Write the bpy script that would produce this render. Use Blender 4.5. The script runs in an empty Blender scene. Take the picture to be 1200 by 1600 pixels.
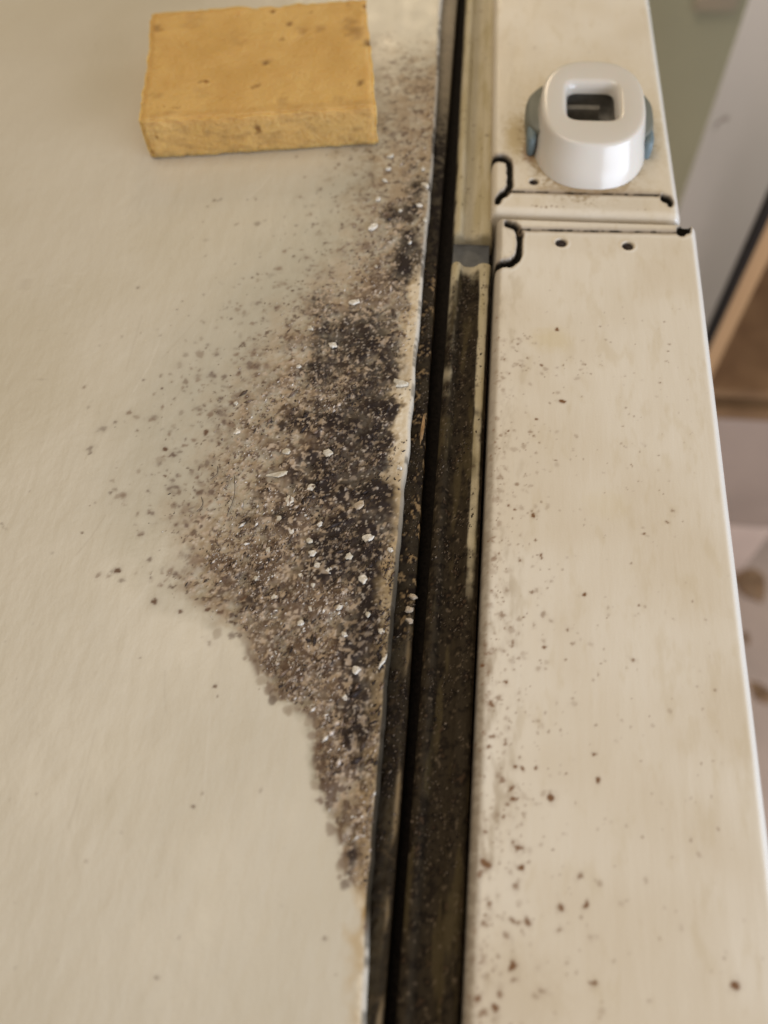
import bpy, math, random
import numpy as np
from mathutils import Matrix, Vector

# ------------------------------------------------------------------ camera, world, lights, exposure
S = bpy.context.scene
COL = S.collection
MM = 0.001
cam_data = bpy.data.cameras.new('camera')
cam = bpy.data.objects.new('camera', cam_data)
COL.objects.link(cam)
S.camera = cam
cam.matrix_world = Matrix(((0.994995, -0.06289768, 0.07764554, 0.0),
                           (0.092688, 0.8712672, -0.4819776, 0.0),
                           (-0.03733474, 0.48676211, 0.87273637, 0.2),
                           (0, 0, 0, 1)))
cam_data.sensor_fit = 'VERTICAL'
cam_data.sensor_height = 32.0
cam_data.sensor_width = 24.0
cam_data.lens = 26.0
cam_data.clip_start = 0.005
cam_data.clip_end = 50
cam_data.dof.use_dof = True
cam_data.dof.focus_distance = 0.234
cam_data.dof.aperture_fstop = 6.6

world = bpy.data.worlds.new('World')
S.world = world
world.use_nodes = True
world.node_tree.nodes['Background'].inputs[0].default_value = (1.0, 0.89, 0.76, 1)
world.node_tree.nodes['Background'].inputs[1].default_value = 0.40
S.view_settings.view_transform = 'Standard'
S.view_settings.look = 'None'
S.view_settings.exposure = 0.0
S.view_settings.gamma = 1.0


def area(name, loc, target, sx, sy, power, color):
    d = bpy.data.lights.new(name, 'AREA')
    d.shape = 'RECTANGLE'
    d.size, d.size_y, d.energy, d.color = sx, sy, power, color
    o = bpy.data.objects.new(name, d)
    COL.objects.link(o)
    o.location = loc
    o.rotation_euler = (Vector(target) - Vector(loc)).to_track_quat('-Z', 'Y').to_euler()
    return o


area('ceiling_light', (-0.45, 0.35, 1.30), (0.1, 0.4, 0), 0.8, 0.8, 7.6, (1.0, 0.87, 0.70))
area('window_light', (0.95, -0.48, 0.20), (0.05, 0.2, 0.0), 1.4, 0.6, 22.0, (0.72, 0.82, 1.0))
area('lamp_light', (-0.10, 1.12, 0.47), (-0.05, 0.2, 0), 0.18, 0.18, 1.0, (1.0, 0.80, 0.55))
room = area('background_fill', (-0.24, 1.0, 0.65), (0.36, 1.0, -0.45), 0.4, 0.4, 3.6, (1.0, 0.93, 0.88))  # unseen fill added to brighten the background, spread kept off the fridge
room.data.spread = math.radians(72)

random.seed(4)
rng = np.random.default_rng(11)


# ------------------------------------------------------------------ noise and helpers
def smooth(a, b, x):
    t = np.clip((x - a) / (b - a), 0, 1)
    return t * t * (3 - 2 * t)


def vnoise(x, y, seed=0):
    r = np.random.default_rng(seed)
    T = r.random((256, 256))
    xi = np.floor(x).astype(int); yi = np.floor(y).astype(int)
    fx = x - xi; fy = y - yi
    fx = fx * fx * (3 - 2 * fx); fy = fy * fy * (3 - 2 * fy)
    a = T[xi & 255, yi & 255]; b = T[(xi + 1) & 255, yi & 255]
    c = T[xi & 255, (yi + 1) & 255]; d = T[(xi + 1) & 255, (yi + 1) & 255]
    return (a * (1 - fx) + b * fx) * (1 - fy) + (c * (1 - fx) + d * fx) * fy


def fbm(x, y, scale, octaves=4, seed=0, gain=0.5):
    """noise 0..1 with features about `scale` mm"""
    s = 0; a = 1; t = 0
    c, q = math.cos(0.6), math.sin(0.6)
    X, Y = x * c - y * q, x * q + y * c
    for i in range(octaves):
        s = s + a * vnoise(X / scale * 2 ** i + 17.3 * i, Y / scale * 2 ** i - 9.1 * i, seed + i)
        t += a; a *= gain
    return s / t


def seg_dist(X, Y, pts):
    best = np.full(X.shape, 1e9)
    for (ax, ay), (bx, by) in zip(pts[:-1], pts[1:]):
        dx, dy = bx - ax, by - ay
        t = np.clip(((X - ax) * dx + (Y - ay) * dy) / (dx * dx + dy * dy + 1e-9), 0, 1)
        best = np.minimum(best, np.hypot(X - ax - t * dx, Y - ay - t * dy))
    return best


def inside(X, Y, pts):
    r = np.zeros(X.shape, bool)
    n = len(pts)
    for i in range(n):
        (ax, ay), (bx, by) = pts[i], pts[(i + 1) % n]
        if ay == by:
            continue
        r ^= ((ay > Y) != (by > Y)) & (X < (bx - ax) * (Y - ay) / (by - ay) + ax)
    return r


def mix(c, col, m):
    m = np.clip(m, 0, 1)[..., None]
    return c * (1 - m) + np.array(col) * m


def empty(name, loc=(0, 0, 0)):
    o = bpy.data.objects.new(name, None)
    COL.objects.link(o)
    o.location = loc
    o.empty_display_size = 0.02
    return o


def tag(o, label=None, cat=None, group=None, kind=None):
    if label: o['label'] = label
    if cat: o['category'] = cat
    if group: o['group'] = group
    if kind: o['kind'] = kind
    return o


def mesh_obj(name, verts, faces, mat, parent=None, sm=True, scale=MM):
    me = bpy.data.meshes.new(name)
    me.from_pydata([tuple(c * scale for c in v) for v in verts], [], faces)
    if sm:
        me.polygons.foreach_set('use_smooth', [True] * len(me.polygons))
    me.materials.append(mat)
    me.update()
    o = bpy.data.objects.new(name, me)
    COL.objects.link(o)
    if parent: o.parent = parent
    return o


def grid_obj(name, X, Y, Z, C, mat, parent=None, wet=None):
    """a sheet of points (mm) with a colour per point; wet = per-point roughness"""
    n, m = X.shape
    co = np.stack([X, Y, Z], -1).reshape(-1, 3).astype(np.float32) * MM
    i = np.arange(n * m).reshape(n, m)
    q = np.stack([i[:-1, :-1], i[1:, :-1], i[1:, 1:], i[:-1, 1:]], -1).reshape(-1, 4)
    me = bpy.data.meshes.new(name)
    me.vertices.add(len(co)); me.vertices.foreach_set('co', co.ravel())
    me.loops.add(q.size); me.loops.foreach_set('vertex_index', q.ravel().astype(np.int32))
    me.polygons.add(len(q))
    me.polygons.foreach_set('loop_start', np.arange(0, q.size, 4, dtype=np.int32))
    me.polygons.foreach_set('use_smooth', np.ones(len(q), bool))
    me.update(calc_edges=True)
    at = me.color_attributes.new('grime', 'FLOAT_COLOR', 'POINT')
    a = np.ones((n * m, 4), np.float32)
    a[:, :3] = np.clip(C.reshape(-1, 3), 0, 1)
    if wet is not None: a[:, 3] = wet.ravel()
    at.data.foreach_set('color', a.ravel())
    me.materials.append(mat)
    o = bpy.data.objects.new(name, me)
    COL.objects.link(o)
    if parent: o.parent = parent
    return o


# ------------------------------------------------------------------ materials
def new_mat(name):
    m = bpy.data.materials.new(name)
    m.use_nodes = True
    nt = m.node_tree
    return m, nt, nt.nodes['Principled BSDF']


def add_noise(nt, scale, detail=3, vec=None, stretch=None):
    tc = nt.nodes.new('ShaderNodeTexCoord')
    n = nt.nodes.new('ShaderNodeTexNoise')
    n.inputs['Scale'].default_value = scale
    n.inputs['Detail'].default_value = detail
    src = tc.outputs['Object']
    if stretch:
        mp = nt.nodes.new('ShaderNodeMapping')
        mp.inputs['Scale'].default_value = stretch
        nt.links.new(src, mp.inputs[0]); src = mp.outputs[0]
    nt.links.new(src, n.inputs['Vector'])
    return n


def add_bump(nt, b, height, strength, dist, prev=None):
    bp = nt.nodes.new('ShaderNodeBump')
    bp.inputs['Strength'].default_value = strength
    bp.inputs['Distance'].default_value = dist
    nt.links.new(height, bp.inputs['Height'])
    if prev: nt.links.new(prev.outputs[0], bp.inputs['Normal'])
    nt.links.new(bp.outputs[0], b.inputs['Normal'])
    return bp


def grime_mat(name, spec=0.5, fine=0.25, streak=(1, 1, 1), relief=0.35):
    m, nt, b = new_mat(name)
    at = nt.nodes.new('ShaderNodeAttribute'); at.attribute_name = 'grime'
    n = add_noise(nt, 2600, 2)
    mul = nt.nodes.new('ShaderNodeMapRange')
    mul.inputs[3].default_value = 1 - fine * 0.5; mul.inputs[4].default_value = 1 + fine * 0.5
    nt.links.new(n.outputs[0], mul.inputs[0])
    mx = nt.nodes.new('ShaderNodeVectorMath'); mx.operation = 'SCALE'
    nt.links.new(at.outputs['Color'], mx.inputs[0]); nt.links.new(mul.outputs[0], mx.inputs['Scale'])
    nt.links.new(mx.outputs[0], b.inputs['Base Color'])
    nt.links.new(at.outputs['Alpha'], b.inputs['Roughness'])
    # dirt is matt, bare paint is not
    sp = nt.nodes.new('ShaderNodeMapRange')
    sp.inputs[1].default_value = 0.02; sp.inputs[2].default_value = 0.25
    sp.inputs[3].default_value = spec * 0.12; sp.inputs[4].default_value = spec
    nt.links.new(at.outputs['Fac'], sp.inputs[0]); nt.links.new(sp.outputs[0], b.inputs['Specular IOR Level'])
    s = add_noise(nt, 190, 3, stretch=streak)
    b1 = add_bump(nt, b, s.outputs[0], relief, 0.0006)
    f = add_noise(nt, 1500, 2)
    add_bump(nt, b, f.outputs[0], 0.12, 0.0002, b1)
    return m


def simple_mat(name, col, rough=0.5, var=0.15, scale=300, bump=0.1, dist=0.0003, spec=0.5, sss=0):
    m, nt, b = new_mat(name)
    n = add_noise(nt, scale, 4)
    r = nt.nodes.new('ShaderNodeValToRGB')
    r.color_ramp.elements[0].position = 0.3; r.color_ramp.elements[1].position = 0.7
    r.color_ramp.elements[0].color = tuple(c * (1 - var) for c in col) + (1,)
    r.color_ramp.elements[1].color = tuple(min(1, c * (1 + var)) for c in col) + (1,)
    nt.links.new(n.outputs[0], r.inputs[0]); nt.links.new(r.outputs[0], b.inputs['Base Color'])
    b.inputs['Roughness'].default_value = rough
    b.inputs['Specular IOR Level'].default_value = spec
    if bump: add_bump(nt, b, n.outputs[0], bump, dist)
    if sss:
        b.inputs['Subsurface Weight'].default_value = sss
        b.inputs['Subsurface Scale'].default_value = 0.002
    return m


PAINT = grime_mat('stained_cream_paint', 0.45, 0.10, (1, 0.5, 1), 0.55)
DOORP = grime_mat('cream_door_enamel', 0.5, 0.06, (1, 0.18, 1))
RUBB = grime_mat('dirty_rubber', 0.18, 0.35, (1, 0.3, 1))
ENAMEL = simple_mat('plain_cream_enamel', (0.56, 0.50, 0.40), 0.35, 0.05, 40, 0.05)
DARK = simple_mat('black_grime', (0.012, 0.009, 0.007), 0.9, 0.5, 900, 0.6, spec=.15)
LINER = simple_mat('grey_plastic_liner', (0.085, 0.085, 0.085), 0.5, 0.25, 300, 0.2)

# ------------------------------------------------------------------ the refrigerator
fridge = tag(empty('refrigerator', (0, 0.2, -0.85)),
             'old cream refrigerator seen from above with black mould along its dirty door seam', 'refrigerator')
OFF = Vector((0, -0.2, 0.85))   # children are modelled in world millimetres


def under(o, parent=fridge):
    """hang o under parent without moving it"""
    o.parent = parent
    o.location = (0, 0, 0)
    if parent is fridge: o.location = OFF
    return o


BASE = (0.56, 0.505, 0.405)

# cabinet top: painted sheet, dense where the mould is ------------------------------------
edge_pts = [(-10.8, -9.6), (-11.9, 14.3), (-12.4, 49.3), (-13.0, 91.4), (-12.8, 131.9), (-13.1, 180.3), (-13.6, 223.3), (-14.0, 273.6), (-16.5, 355.9)]
ey = np.array([p[1] for p in edge_pts]); ex = np.array([p[0] for p in edge_pts])
u = np.concatenate([np.linspace(-500, -230, 14), np.linspace(-224, -112, 40), np.arange(-111, -1.6, 0.36),
                    np.array([-1.5, -1.2, -0.9, -0.65, -0.4, -0.2, -0.06, 0.0, 0.05, 0.1, 0.15])])
yv = np.concatenate([np.linspace(-240, -40, 14), np.arange(-35, 200, 0.40), np.arange(200, 380, 0.6), np.linspace(385, 700, 24)])
U, Y = np.meshgrid(u, yv, indexing='ij')
XE = np.interp(Y, ey, ex)
X = XE + U
# slow waviness of the folded edge
X = X + smooth(-8, 0, U) * (fbm(Y, Y * 0, 14, 4, 5, .6) - 0.5) * 1.3

outline = [(-14.6, 324.8), (-22.4, 307.9), (-31.5, 284.1), (-34.1, 260.2), (-38.7, 237.9), (-48.6, 209.3), (-58.9, 191.3), (-72.3, 161.1), (-78.3, 141.2),
           (-80.7, 118.5), (-78.7, 100.0), (-72.4, 81.3), (-58.9, 72.5), (-51.5, 70.5), (-46.0, 60.8), (-39.6, 55.6), (-30.4, 52.4), (-28.4, 43.4),
           (-26.1, 34.7), (-21.4, 26.7), (-19.1, 17.5), (-13.5, 12.9), (-8.4, 9.5), (7.2, 29.2), (-6.4, 312.6)]
dist = seg_dist(X, Y, outline + [outline[0]])
warp = (fbm(X, Y, 9, 4, 21) - 0.5) * 9
sd = np.where(inside(X, Y, outline), dist, -dist)
fall_in = np.interp(Y, [12, 55, 72, 88, 110, 260, 330], [1.8, 3.0, 5.0, 16.0, 44.0, 44.0, 18.0])
fall_out = np.interp(Y, [12, 55, 72, 85, 105, 260, 330], [0.3, 0.6, 1.0, 5.0, 14.0, 20.0, 8.0])
sdw = sd + warp * np.interp(Y, [20, 72, 105], [0.30, 0.5, 1.3])
D = smooth(-fall_out, fall_in, sdw)                       # how much mould: 0 clean, 1 full
D = np.clip(D, 0, 1)

cores = [((-18.3, 208.0), 7, 14, 0.9), ((-31.5, 171.3), 12, 15, 0.85), ((-21.9, 154.4), 9, 14, 0.9), ((-39.9, 158.2), 7, 9, 0.75),
         ((-25.0, 137.8), 13, 15, 1.0), ((-45.2, 183.8), 8, 12, 0.4), ((-29.8, 122.1), 16, 13, 0.75), ((-18.4, 116.6), 7, 14, 0.7),
         ((-43.2, 138.9), 10, 9, 0.55), ((-23.8, 100.1), 13, 14, 0.75), ((-17.2, 85.6), 8, 14, 0.8), ((-30.0, 93.9), 9, 8, 0.6),
         ((-19.0, 71.4), 8, 13, 0.8), ((-15.5, 60.0), 5, 10, 0.75), ((-19.3, 51.8), 4, 8, 0.5), ((-15.2, 41.5), 3, 5, 0.45),
         ((-17.4, 21.0), 2.2, 4.0, 0.75), ((-28.5, 225.6), 9, 10, 0.35), ((-18.8, 242.2), 6, 12, 0.45), ((-26.1, 262.3), 8, 10, 0.3), ((-20.0, 229.2), 9, 9, 0.5), ((-47.9, 108.3), 14, 12, 0.28),
         ((-42.6, 85.5), 12, 8, 0.25), ((-12.1, 66.8), 4, 14, 0.5)]
CORE = np.zeros(X.shape)
for (cx, cy), rx, ry, a in cores:
    CORE = np.maximum(CORE, a * np.exp(-(((X - cx) / rx) ** 2 + ((Y - cy) / ry) ** 2) * 0.9))
CORE = CORE + (fbm(X, Y, 7, 4, 33) - 0.5) * 0.75 * D
CORE = np.clip(CORE, 0, 1) * smooth(0.1, 0.7, D)

n1 = fbm(X, Y, 1.5, 3, 41, 0.6)
n2 = fbm(X, Y, 3.2, 4, 51, 0.6)
n3 = fbm(X, Y, 0.8, 2, 61, 0.6)
n4 = fbm(X, Y, 1.1, 2, 71, 0.6)
n5 = fbm(X, Y, 6, 4, 55, .6)
tail = smooth(40, 6, -U + (n5 - .5) * 30) * smooth(345, 300, Y + (n5 - .5) * 30) * smooth(205, 245, Y)
big = fbm(X, Y, 40, 3, 81)
C = np.ones(X.shape + (3,)) * np.array(BASE)
C = mix(C, (0.455, 0.395, 0.275), smooth(0.30, 0.70, big) * 0.35)
C = mix(C, (0.40, 0.33, 0.22), smooth(-60, -190, X) * 0.3)
# olive grey film round and inside the patch
film = smooth(-1.0, 1.0, (sd + warp * 1.2) / np.interp(Y, [20, 72, 105, 330], [1.0, 3.0, 34.0, 16.0]))
C = mix(C, (0.30, 0.265, 0.185), film * (0.40 + 0.55 * n2))
C = mix(C, (0.40, 0.37, 0.29), smooth(-38, 2, sd + warp) * smooth(80, 130, Y) * (.25 + .5 * n5) * .8)
# the patch itself, tan to brown
C = mix(C, (0.31, 0.23, 0.15), smooth(0.10, 0.7, D) * (0.25 + 0.75 * smooth(0.35, 0.65, n2)))
C = mix(C, (0.215, 0.150, 0.098), smooth(0.3, 0.9, D) * smooth(.45, .65, n5) * .8)
C = mix(C, (0.42, 0.34, 0.24), smooth(0.1, 0.4, D) * smooth(.46, .34, n5) * .5)
C = mix(C, (0.105, 0.070, 0.048), smooth(0.55, 1.15, D + (n5 - .5) * .9) * .6)
C = mix(C, (0.28, 0.205, 0.125), tail * (.35 + .6 * smooth(.35, .6, n2)))
C = mix(C, (0.13, 0.088, 0.055), tail * smooth(.56, .66, n1) * .8)
th = 0.86 - 0.35 * D
C = mix(C, (0.115, 0.073, 0.048), smooth(th - 0.03, th + 0.05, n1) * smooth(0.0, 0.06, D) * 0.85)
C = mix(C, (0.026, 0.019, 0.017), smooth(0.10, 0.58, CORE + (n1 - 0.5) * 0.45) * (.82 + .16 * smooth(.35, .6, n5)))
th2 = 0.80 - 0.18 * D
C = mix(C, (0.42, 0.32, 0.225), smooth(th2 - 0.02, th2 + 0.05, n4) * smooth(0.25, 0.6, D) * (1 - 0.55 * smooth(0.3, 0.8, CORE)) * 0.9)
C = mix(C, (0.58, 0.50, 0.42), smooth(0.74, 0.80, n3) * smooth(0.3, 0.6, D) * 0.6)
# brown scalloped rim where a wet puddle dried at the near end
rim = np.exp(-((sdw - 0.9) / 0.9) ** 2) * smooth(76, 66, Y) * smooth(5, 14, Y)
C = mix(C, (0.17, 0.115, 0.075), rim * smooth(0.40, 0.55, n2) * 0.85)
for k in range(46):                                         # round colonies sitting on that rim
    t = random.random()
    i = random.randrange(12, 21)
    (ax, ay), (bx, by) = outline[i], outline[i + 1]
    cx = ax + (bx - ax) * t + random.uniform(-0.5, 2.8); cy = ay + (by - ay) * t + random.uniform(-1.5, 1.5)
    r = random.uniform(0.3, 1.7)
    d = np.hypot(X - cx, Y - cy) + (n1 - 0.5) * 1.3
    C = mix(C, random.choice([(0.22, 0.16, 0.11), (0.12, 0.08, 0.055), (0.30, 0.24, 0.17)]), smooth(r, r * 0.5, d) * 0.75)
# rust and cream along the bared edge
ed = -U
rusty = smooth(5.0, 0.8, ed + (fbm(X, Y, 4, 3, 91) - 0.5) * 7)
band = np.interp(Y, [8, 15, 40, 75, 100, 125, 150, 190, 205], [0.8, 0.6, 0.4, 0.5, 0.8, 0.75, 1, 0.9, 0.1])
C = mix(C, (0.46, 0.33, 0.17), rusty * band * 0.9)
chip = ed + (n5 - .5) * 13 + (n1 - .5) * 4
C = mix(C, (0.52, 0.40, 0.25), smooth(5.0, 2.5, chip) * np.interp(Y, [112, 124, 150, 160, 168, 192, 204], [0, .6, .8, .4, .4, .8, 0]))
C = mix(C, (0.66, 0.57, 0.43), smooth(3.6, 1.6, chip) * np.interp(Y, [-40, 10, 15, 112, 122, 134, 150, 158, 166, 180, 196, 205], [1, 1, 0, 0, .3, .9, 1, .45, .3, .75, .6, 0]))
C = mix(C, (0.33, 0.20, 0.07), np.exp(-((Y - 11) / 3.5) ** 2) * smooth(2.2, 0.8, ed + (n2 - .5) * 2))
# rolled lip
lipc = np.interp(Y, [-40, 6, 12, 90, 118, 135, 190, 215, 260, 330], [0.8, 0.6, 0.0, 0.05, 0.35, 1, 1, 0.6, 0.35, 0.8])
lip = smooth(1.0, 0.55, ed)
lipc = lipc * (1 - .75 * smooth(.52, .66, fbm(X * 0, Y, 5, 4, 97, .6)))
C = mix(C, (0.022, 0.017, 0.011), lip * (1 - lipc) * 0.97)
C = mix(C, (0.56, 0.50, 0.41), lip * lipc * 0.9)

# single specks and small colonies out on the clean paint
sdf = sd + warp
pool = np.argwhere((sd < 14) & (sd > -48) & (U < -3) & (Y > 84) & (Y < 330) & (X > -125))
pw = np.exp(np.clip(sd[pool[:, 0], pool[:, 1]], -60, 8) / 9.5) * smooth(.30, .62, n5[pool[:, 0], pool[:, 1]])
pick = pool[rng.choice(len(pool), 900, p=pw / pw.sum())]
halo = []
for i, j in pick:
    halo.append(((X[i, j], Y[i, j]), min(2.2, rng.lognormal(-.35, .45)), rng.uniform(.2, .7)))
spots = [((-87.6, 87.6), 1.3, 1.0), ((-75.7, 79.2), 1.2, .9), ((-100.4, 98.0), .6, .8), ((-83.3, 126.7), 1.2, .9), ((-81.3, 117.6), .9, .8),
         ((-93.0, 132.6), .7, .6), ((-82.5, 151.8), 1.6, .5), ((-86.3, 105.1), 1.0, .55), ((-83.4, 98.5), .7, .7), ((-68.0, 77.1), .9, .8),
         ((-60.9, 78.2), 1.1, 1.0), ((-57.5, 77.9), 1.0, .8), ((-58.3, 69.4), 1.3, .7), ((-55.1, 58.1), .8, .75), ((-54.0, 55.6), .4, .7),
         ((-75.8, 63.8), .5, .6), ((-54.7, 29.4), .6, .9), ((-55.3, -5.5), .6, .55), ((-20.7, 5.1), .6, .5), ((-86.0, 59.2), .4, .5),
         ((-39.7, 34.3), .7, .3), ((-79.3, 155.7), .9, .5), ((-88.0, 153.9), .8, .35), ((-81.4, 139.8), 1.3, .35), ((-76.0, 141.4), 1.3, .5),
         ((-72.4, 133.3), 1.1, .9), ((-73.7, 119.0), 1.9, .3), ((-76.0, 112.5), 1.1, .6), ((-70.6, 112.9), .9, .6), ((-76.6, 108.3), 1.2, .5),
         ((-74.7, 102.3), 1.0, .7), ((-69.7, 99.7), 1.0, .6), ((-71.4, 92.7), 1.5, .4), ((-64.4, 124.0), 1, .6), ((-51.5, 87.6), .9, .8),
         ((-52.2, 82.0), 1, .9), ((-99.4, 107.7), .8, .3), ((-94.6, 112.2), .9, .45), ((-94.9, 107.6), .6, .45), ((-127.6, 149.6), .7, .2),
         ((-110.1, 140.3), .8, .3), ((-113.0, 163.8), .8, .25), ((-106.8, 168.1), .8, .25), ((-88.1, 211.7), 1.2, .18), ((-84.1, 187.1), .8, .25),
         ((-96.1, 171.4), .8, .25), ((-84.6, 161.7), 1.0, .35), ((-108.4, 83.2), .4, .2), ((-123.0, 97.8), .9, .35), ((-123.8, 99.1), .5, .4),
         ((-76.6, 15.7), .5, .25), ((-92.4, 29.0), .5, .3), ((-53.3, 32.4), .5, .35), ((-31.0, 10.6), .5, .2), ((-27.1, 45.7), 1, .8),
         ((-27.2, 40.5), 1.1, .7), ((-25.9, 33.3), 1.3, .7), ((-12.5, 8.5), 1.3, .8), ((-52.2, 2.4), .5, .3), ((-70.1, 22.4), .5, .2)]
for k in range(60):
    t = random.random() ** 1.9
    px, py = random.uniform(-92, -48), random.uniform(96, 235)
    spots.append(((px, py), random.uniform(.25, .8), random.uniform(.15, .6)))
for k in range(170):
    spots.append(((random.uniform(-190, -16), random.uniform(-20, 240)), random.uniform(.15, .5), random.uniform(.06, .3)))
ucoord = u; ycoord = yv


def stamp(C, Xg, Yg, uc, yc, shift, spots, seed, col=(0.13, 0.075, 0.045)):
    r = random.Random(seed)
    for (cx, cy), rad, a in spots:
        e = float(shift(cy))
        i0, i1 = np.searchsorted(uc, [cx - e - rad * 3, cx - e + rad * 3])
        j0, j1 = np.searchsorted(yc, [cy - rad * 3.4, cy + rad * 3.4])
        if i1 - i0 < 1 or j1 - j0 < 1:
            continue
        i0 = max(0, i0 - 1); j0 = max(0, j0 - 1)
        xs, ys = Xg[i0:i1, j0:j1], Yg[i0:i1, j0:j1]
        ang = r.uniform(0, 3.14); st = r.uniform(0.55, 1)
        c, s = math.cos(ang), math.sin(ang)
        dx, dy = (xs - cx), (ys - cy)
        d = np.hypot(dx * c + dy * s, (-dx * s + dy * c) / st)
        d = d + (fbm(xs, ys, max(rad, .5), 3, r.randrange(999)) - 0.5) * rad * 1.9
        C[i0:i1, j0:j1] = mix(C[i0:i1, j0:j1], col, smooth(rad * 0.95, rad * 0.25, d) * a + smooth(rad * 2.0, rad * .5, d) * a * 0.18)
    return C


sh = lambda y: np.interp(y, ey, ex)
for k in range(26):
    x0_, y0_ = random.uniform(-150, -35), random.uniform(-15, 300)
    L_, a_ = random.uniform(4, 26), random.gauss(1.45, .25)
    pts_ = [(x0_, y0_), (x0_ + L_ * .5 * math.cos(a_) + random.uniform(-1, 1), y0_ + L_ * .5 * math.sin(a_)), (x0_ + L_ * math.cos(a_), y0_ + L_ * math.sin(a_))]
    i0, i1 = np.searchsorted(u, [x0_ - 14, x0_ + 40]); j0, j1 = np.searchsorted(yv, [y0_ - 3, y0_ + L_ + 3])
    if i1 - i0 > 2 and j1 - j0 > 2:
        ds = seg_dist(X[i0:i1, j0:j1], Y[i0:i1, j0:j1], pts_)
        C[i0:i1, j0:j1] = mix(C[i0:i1, j0:j1], random.choice([(0.36, 0.30, 0.22), (0.66, 0.61, 0.52)]), smooth(.45, .1, ds) * random.uniform(.08, .28))
C = stamp(C, X, Y, ucoord, ycoord, sh, halo[:450], 6, (0.20, 0.135, 0.09))
C = stamp(C, X, Y, ucoord, ycoord, sh, halo[450:], 7, (0.115, 0.07, 0.05))
C = stamp(C, X, Y, ucoord, ycoord, sh, spots, 5)
Z = (n5 - .5) * 1.8 * smooth(.2, .9, D) + (n1 - 0.45) * 0.65 * smooth(0.2, 0.8, D) + (n3 - 0.5) * 0.45 * smooth(0.25, 0.8, D) + (n2 - 0.5) * 1.1 * smooth(0.3, 0.9, D)
Z *= smooth(0.3, 2.5, ed)
Z += (fbm(X, Y * 0.22, 5, 3, 13) - 0.5) * 0.10 + (fbm(X, Y, 60, 2, 14) - 0.5) * 0.8 * smooth(4, 30, ed)
Z -= np.where(ed < 1.3, 1.5 * (1 - np.sqrt(np.clip(1 - ((1.3 - ed) / 1.45) ** 2, 0, 1))), 0)
Z[-2] = -6; Z[-1] = -16
rough = 0.42 + 0.25 * smooth(0.2, 0.7, D) - 0.1 * smooth(0.2, 0.7, CORE)
rough = rough + (fbm(X, Y, 22, 4, 317) - .5) * .35 + (fbm(X, Y * .3, 5, 3, 318) - .5) * .15
rough = rough * (1 - lip) + lip * (.95 - .5 * lipc)
panel = under(grid_obj('cabinet_top', X, Y, Z, C, PAINT, None, rough))
panel['label'] = 'cream cabinet top with a fan of black and brown mould spreading from its edge'


def box(name, x0, x1, y0, y1, z0, z1, mat, bevel=0.0, parent=None):
    import bmesh
    bm = bmesh.new()
    bmesh.ops.create_cube(bm, size=1.0)
    for v in bm.verts:
        v.co = Vector(((x0 + x1) / 2 + v.co.x * (x1 - x0), (y0 + y1) / 2 + v.co.y * (y1 - y0), (z0 + z1) / 2 + v.co.z * (z1 - z0))) * MM
    if bevel:
        bmesh.ops.bevel(bm, geom=bm.edges[:], offset=bevel * MM, segments=3, affect='EDGES', profile=0.6)
    me = bpy.data.meshes.new(name)
    bm.to_mesh(me); bm.free()
    me.materials.append(mat)
    if bevel: me.polygons.foreach_set('use_smooth', [True] * len(me.polygons))
    o = bpy.data.objects.new(name, me)
    COL.objects.link(o)
    if parent: o.parent = parent
    return o


under(box('cabinet_body', -505, -19, -238, 698, -845, -17, ENAMEL, 2))

# cabinet front flange beside the seam: slightly hollow, filthy ---------------------------
u2 = np.concatenate([np.arange(-13.5, 5.2, 0.35), [5.3, 5.4]])
y2 = np.concatenate([np.linspace(-240, -40, 14), np.arange(-35, 380, 0.55), np.linspace(385, 700, 20)])
U2, Y2 = np.meshgrid(u2, y2, indexing='ij')
gx = np.interp(Y2, [-240, 50, 200, 380, 700], [-7.0, -6.9, -9.2, -10.6, -13])    # where the black groove starts
X2 = gx - 5.2 + U2
m1 = fbm(X2, Y2, 2.2, 4, 101, .6); m2 = fbm(X2, Y2 * 0.25, 3, 3, 111); m3 = fbm(X2, Y2, .9, 2, 121)
C2 = np.ones(X2.shape + (3,)) * np.array((0.034, 0.026, 0.017))
C2 = mix(C2, (0.065, 0.050, 0.030), smooth(0.4, 0.7, m2) * np.interp(Y2, [0, 110, 150, 300], [0.8, .5, .2, .4]))
C2 = mix(C2, (0.25, 0.20, 0.135), np.interp(Y2, [230, 270, 300, 360], [0, .25, .8, 1.0]) * smooth(-.4, .2, m2))
C2 = mix(C2, (0.015, 0.011, 0.009), smooth(0.40, 0.6, m1) * np.interp(Y2, [-20, 20, 60, 140, 270, 300], [.25, .45, .9, .95, .9, .1]))
C2 = mix(C2, (0.30, 0.20, 0.10), smooth(0.60, 0.68, m3) * smooth(.45, .6, m1) * np.interp(Y2, [60, 90, 200, 215], [.1, .8, .8, 0]))
C2 = mix(C2, (0.28, 0.20, 0.11), np.exp(-((U2 - 4.2) / 0.5) ** 2) * smooth(.45, .6, m2) * np.interp(Y2, [60, 90], [0.8, 0]))
Z2 = -5.0 + (m1 - .5) * 0.9 - 0.6 * smooth(3, 5.2, U2) + (m3 - .5) * .5
Z2[-2] = -9; Z2[-1] = -22
under(grid_obj('seam_flange', X2, Y2, Z2, C2, RUBB, None, 0.5 + 0 * X2))
under(box('seam_groove', -11.5, 9.0, -238, 690, -24, -13, DARK))


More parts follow.
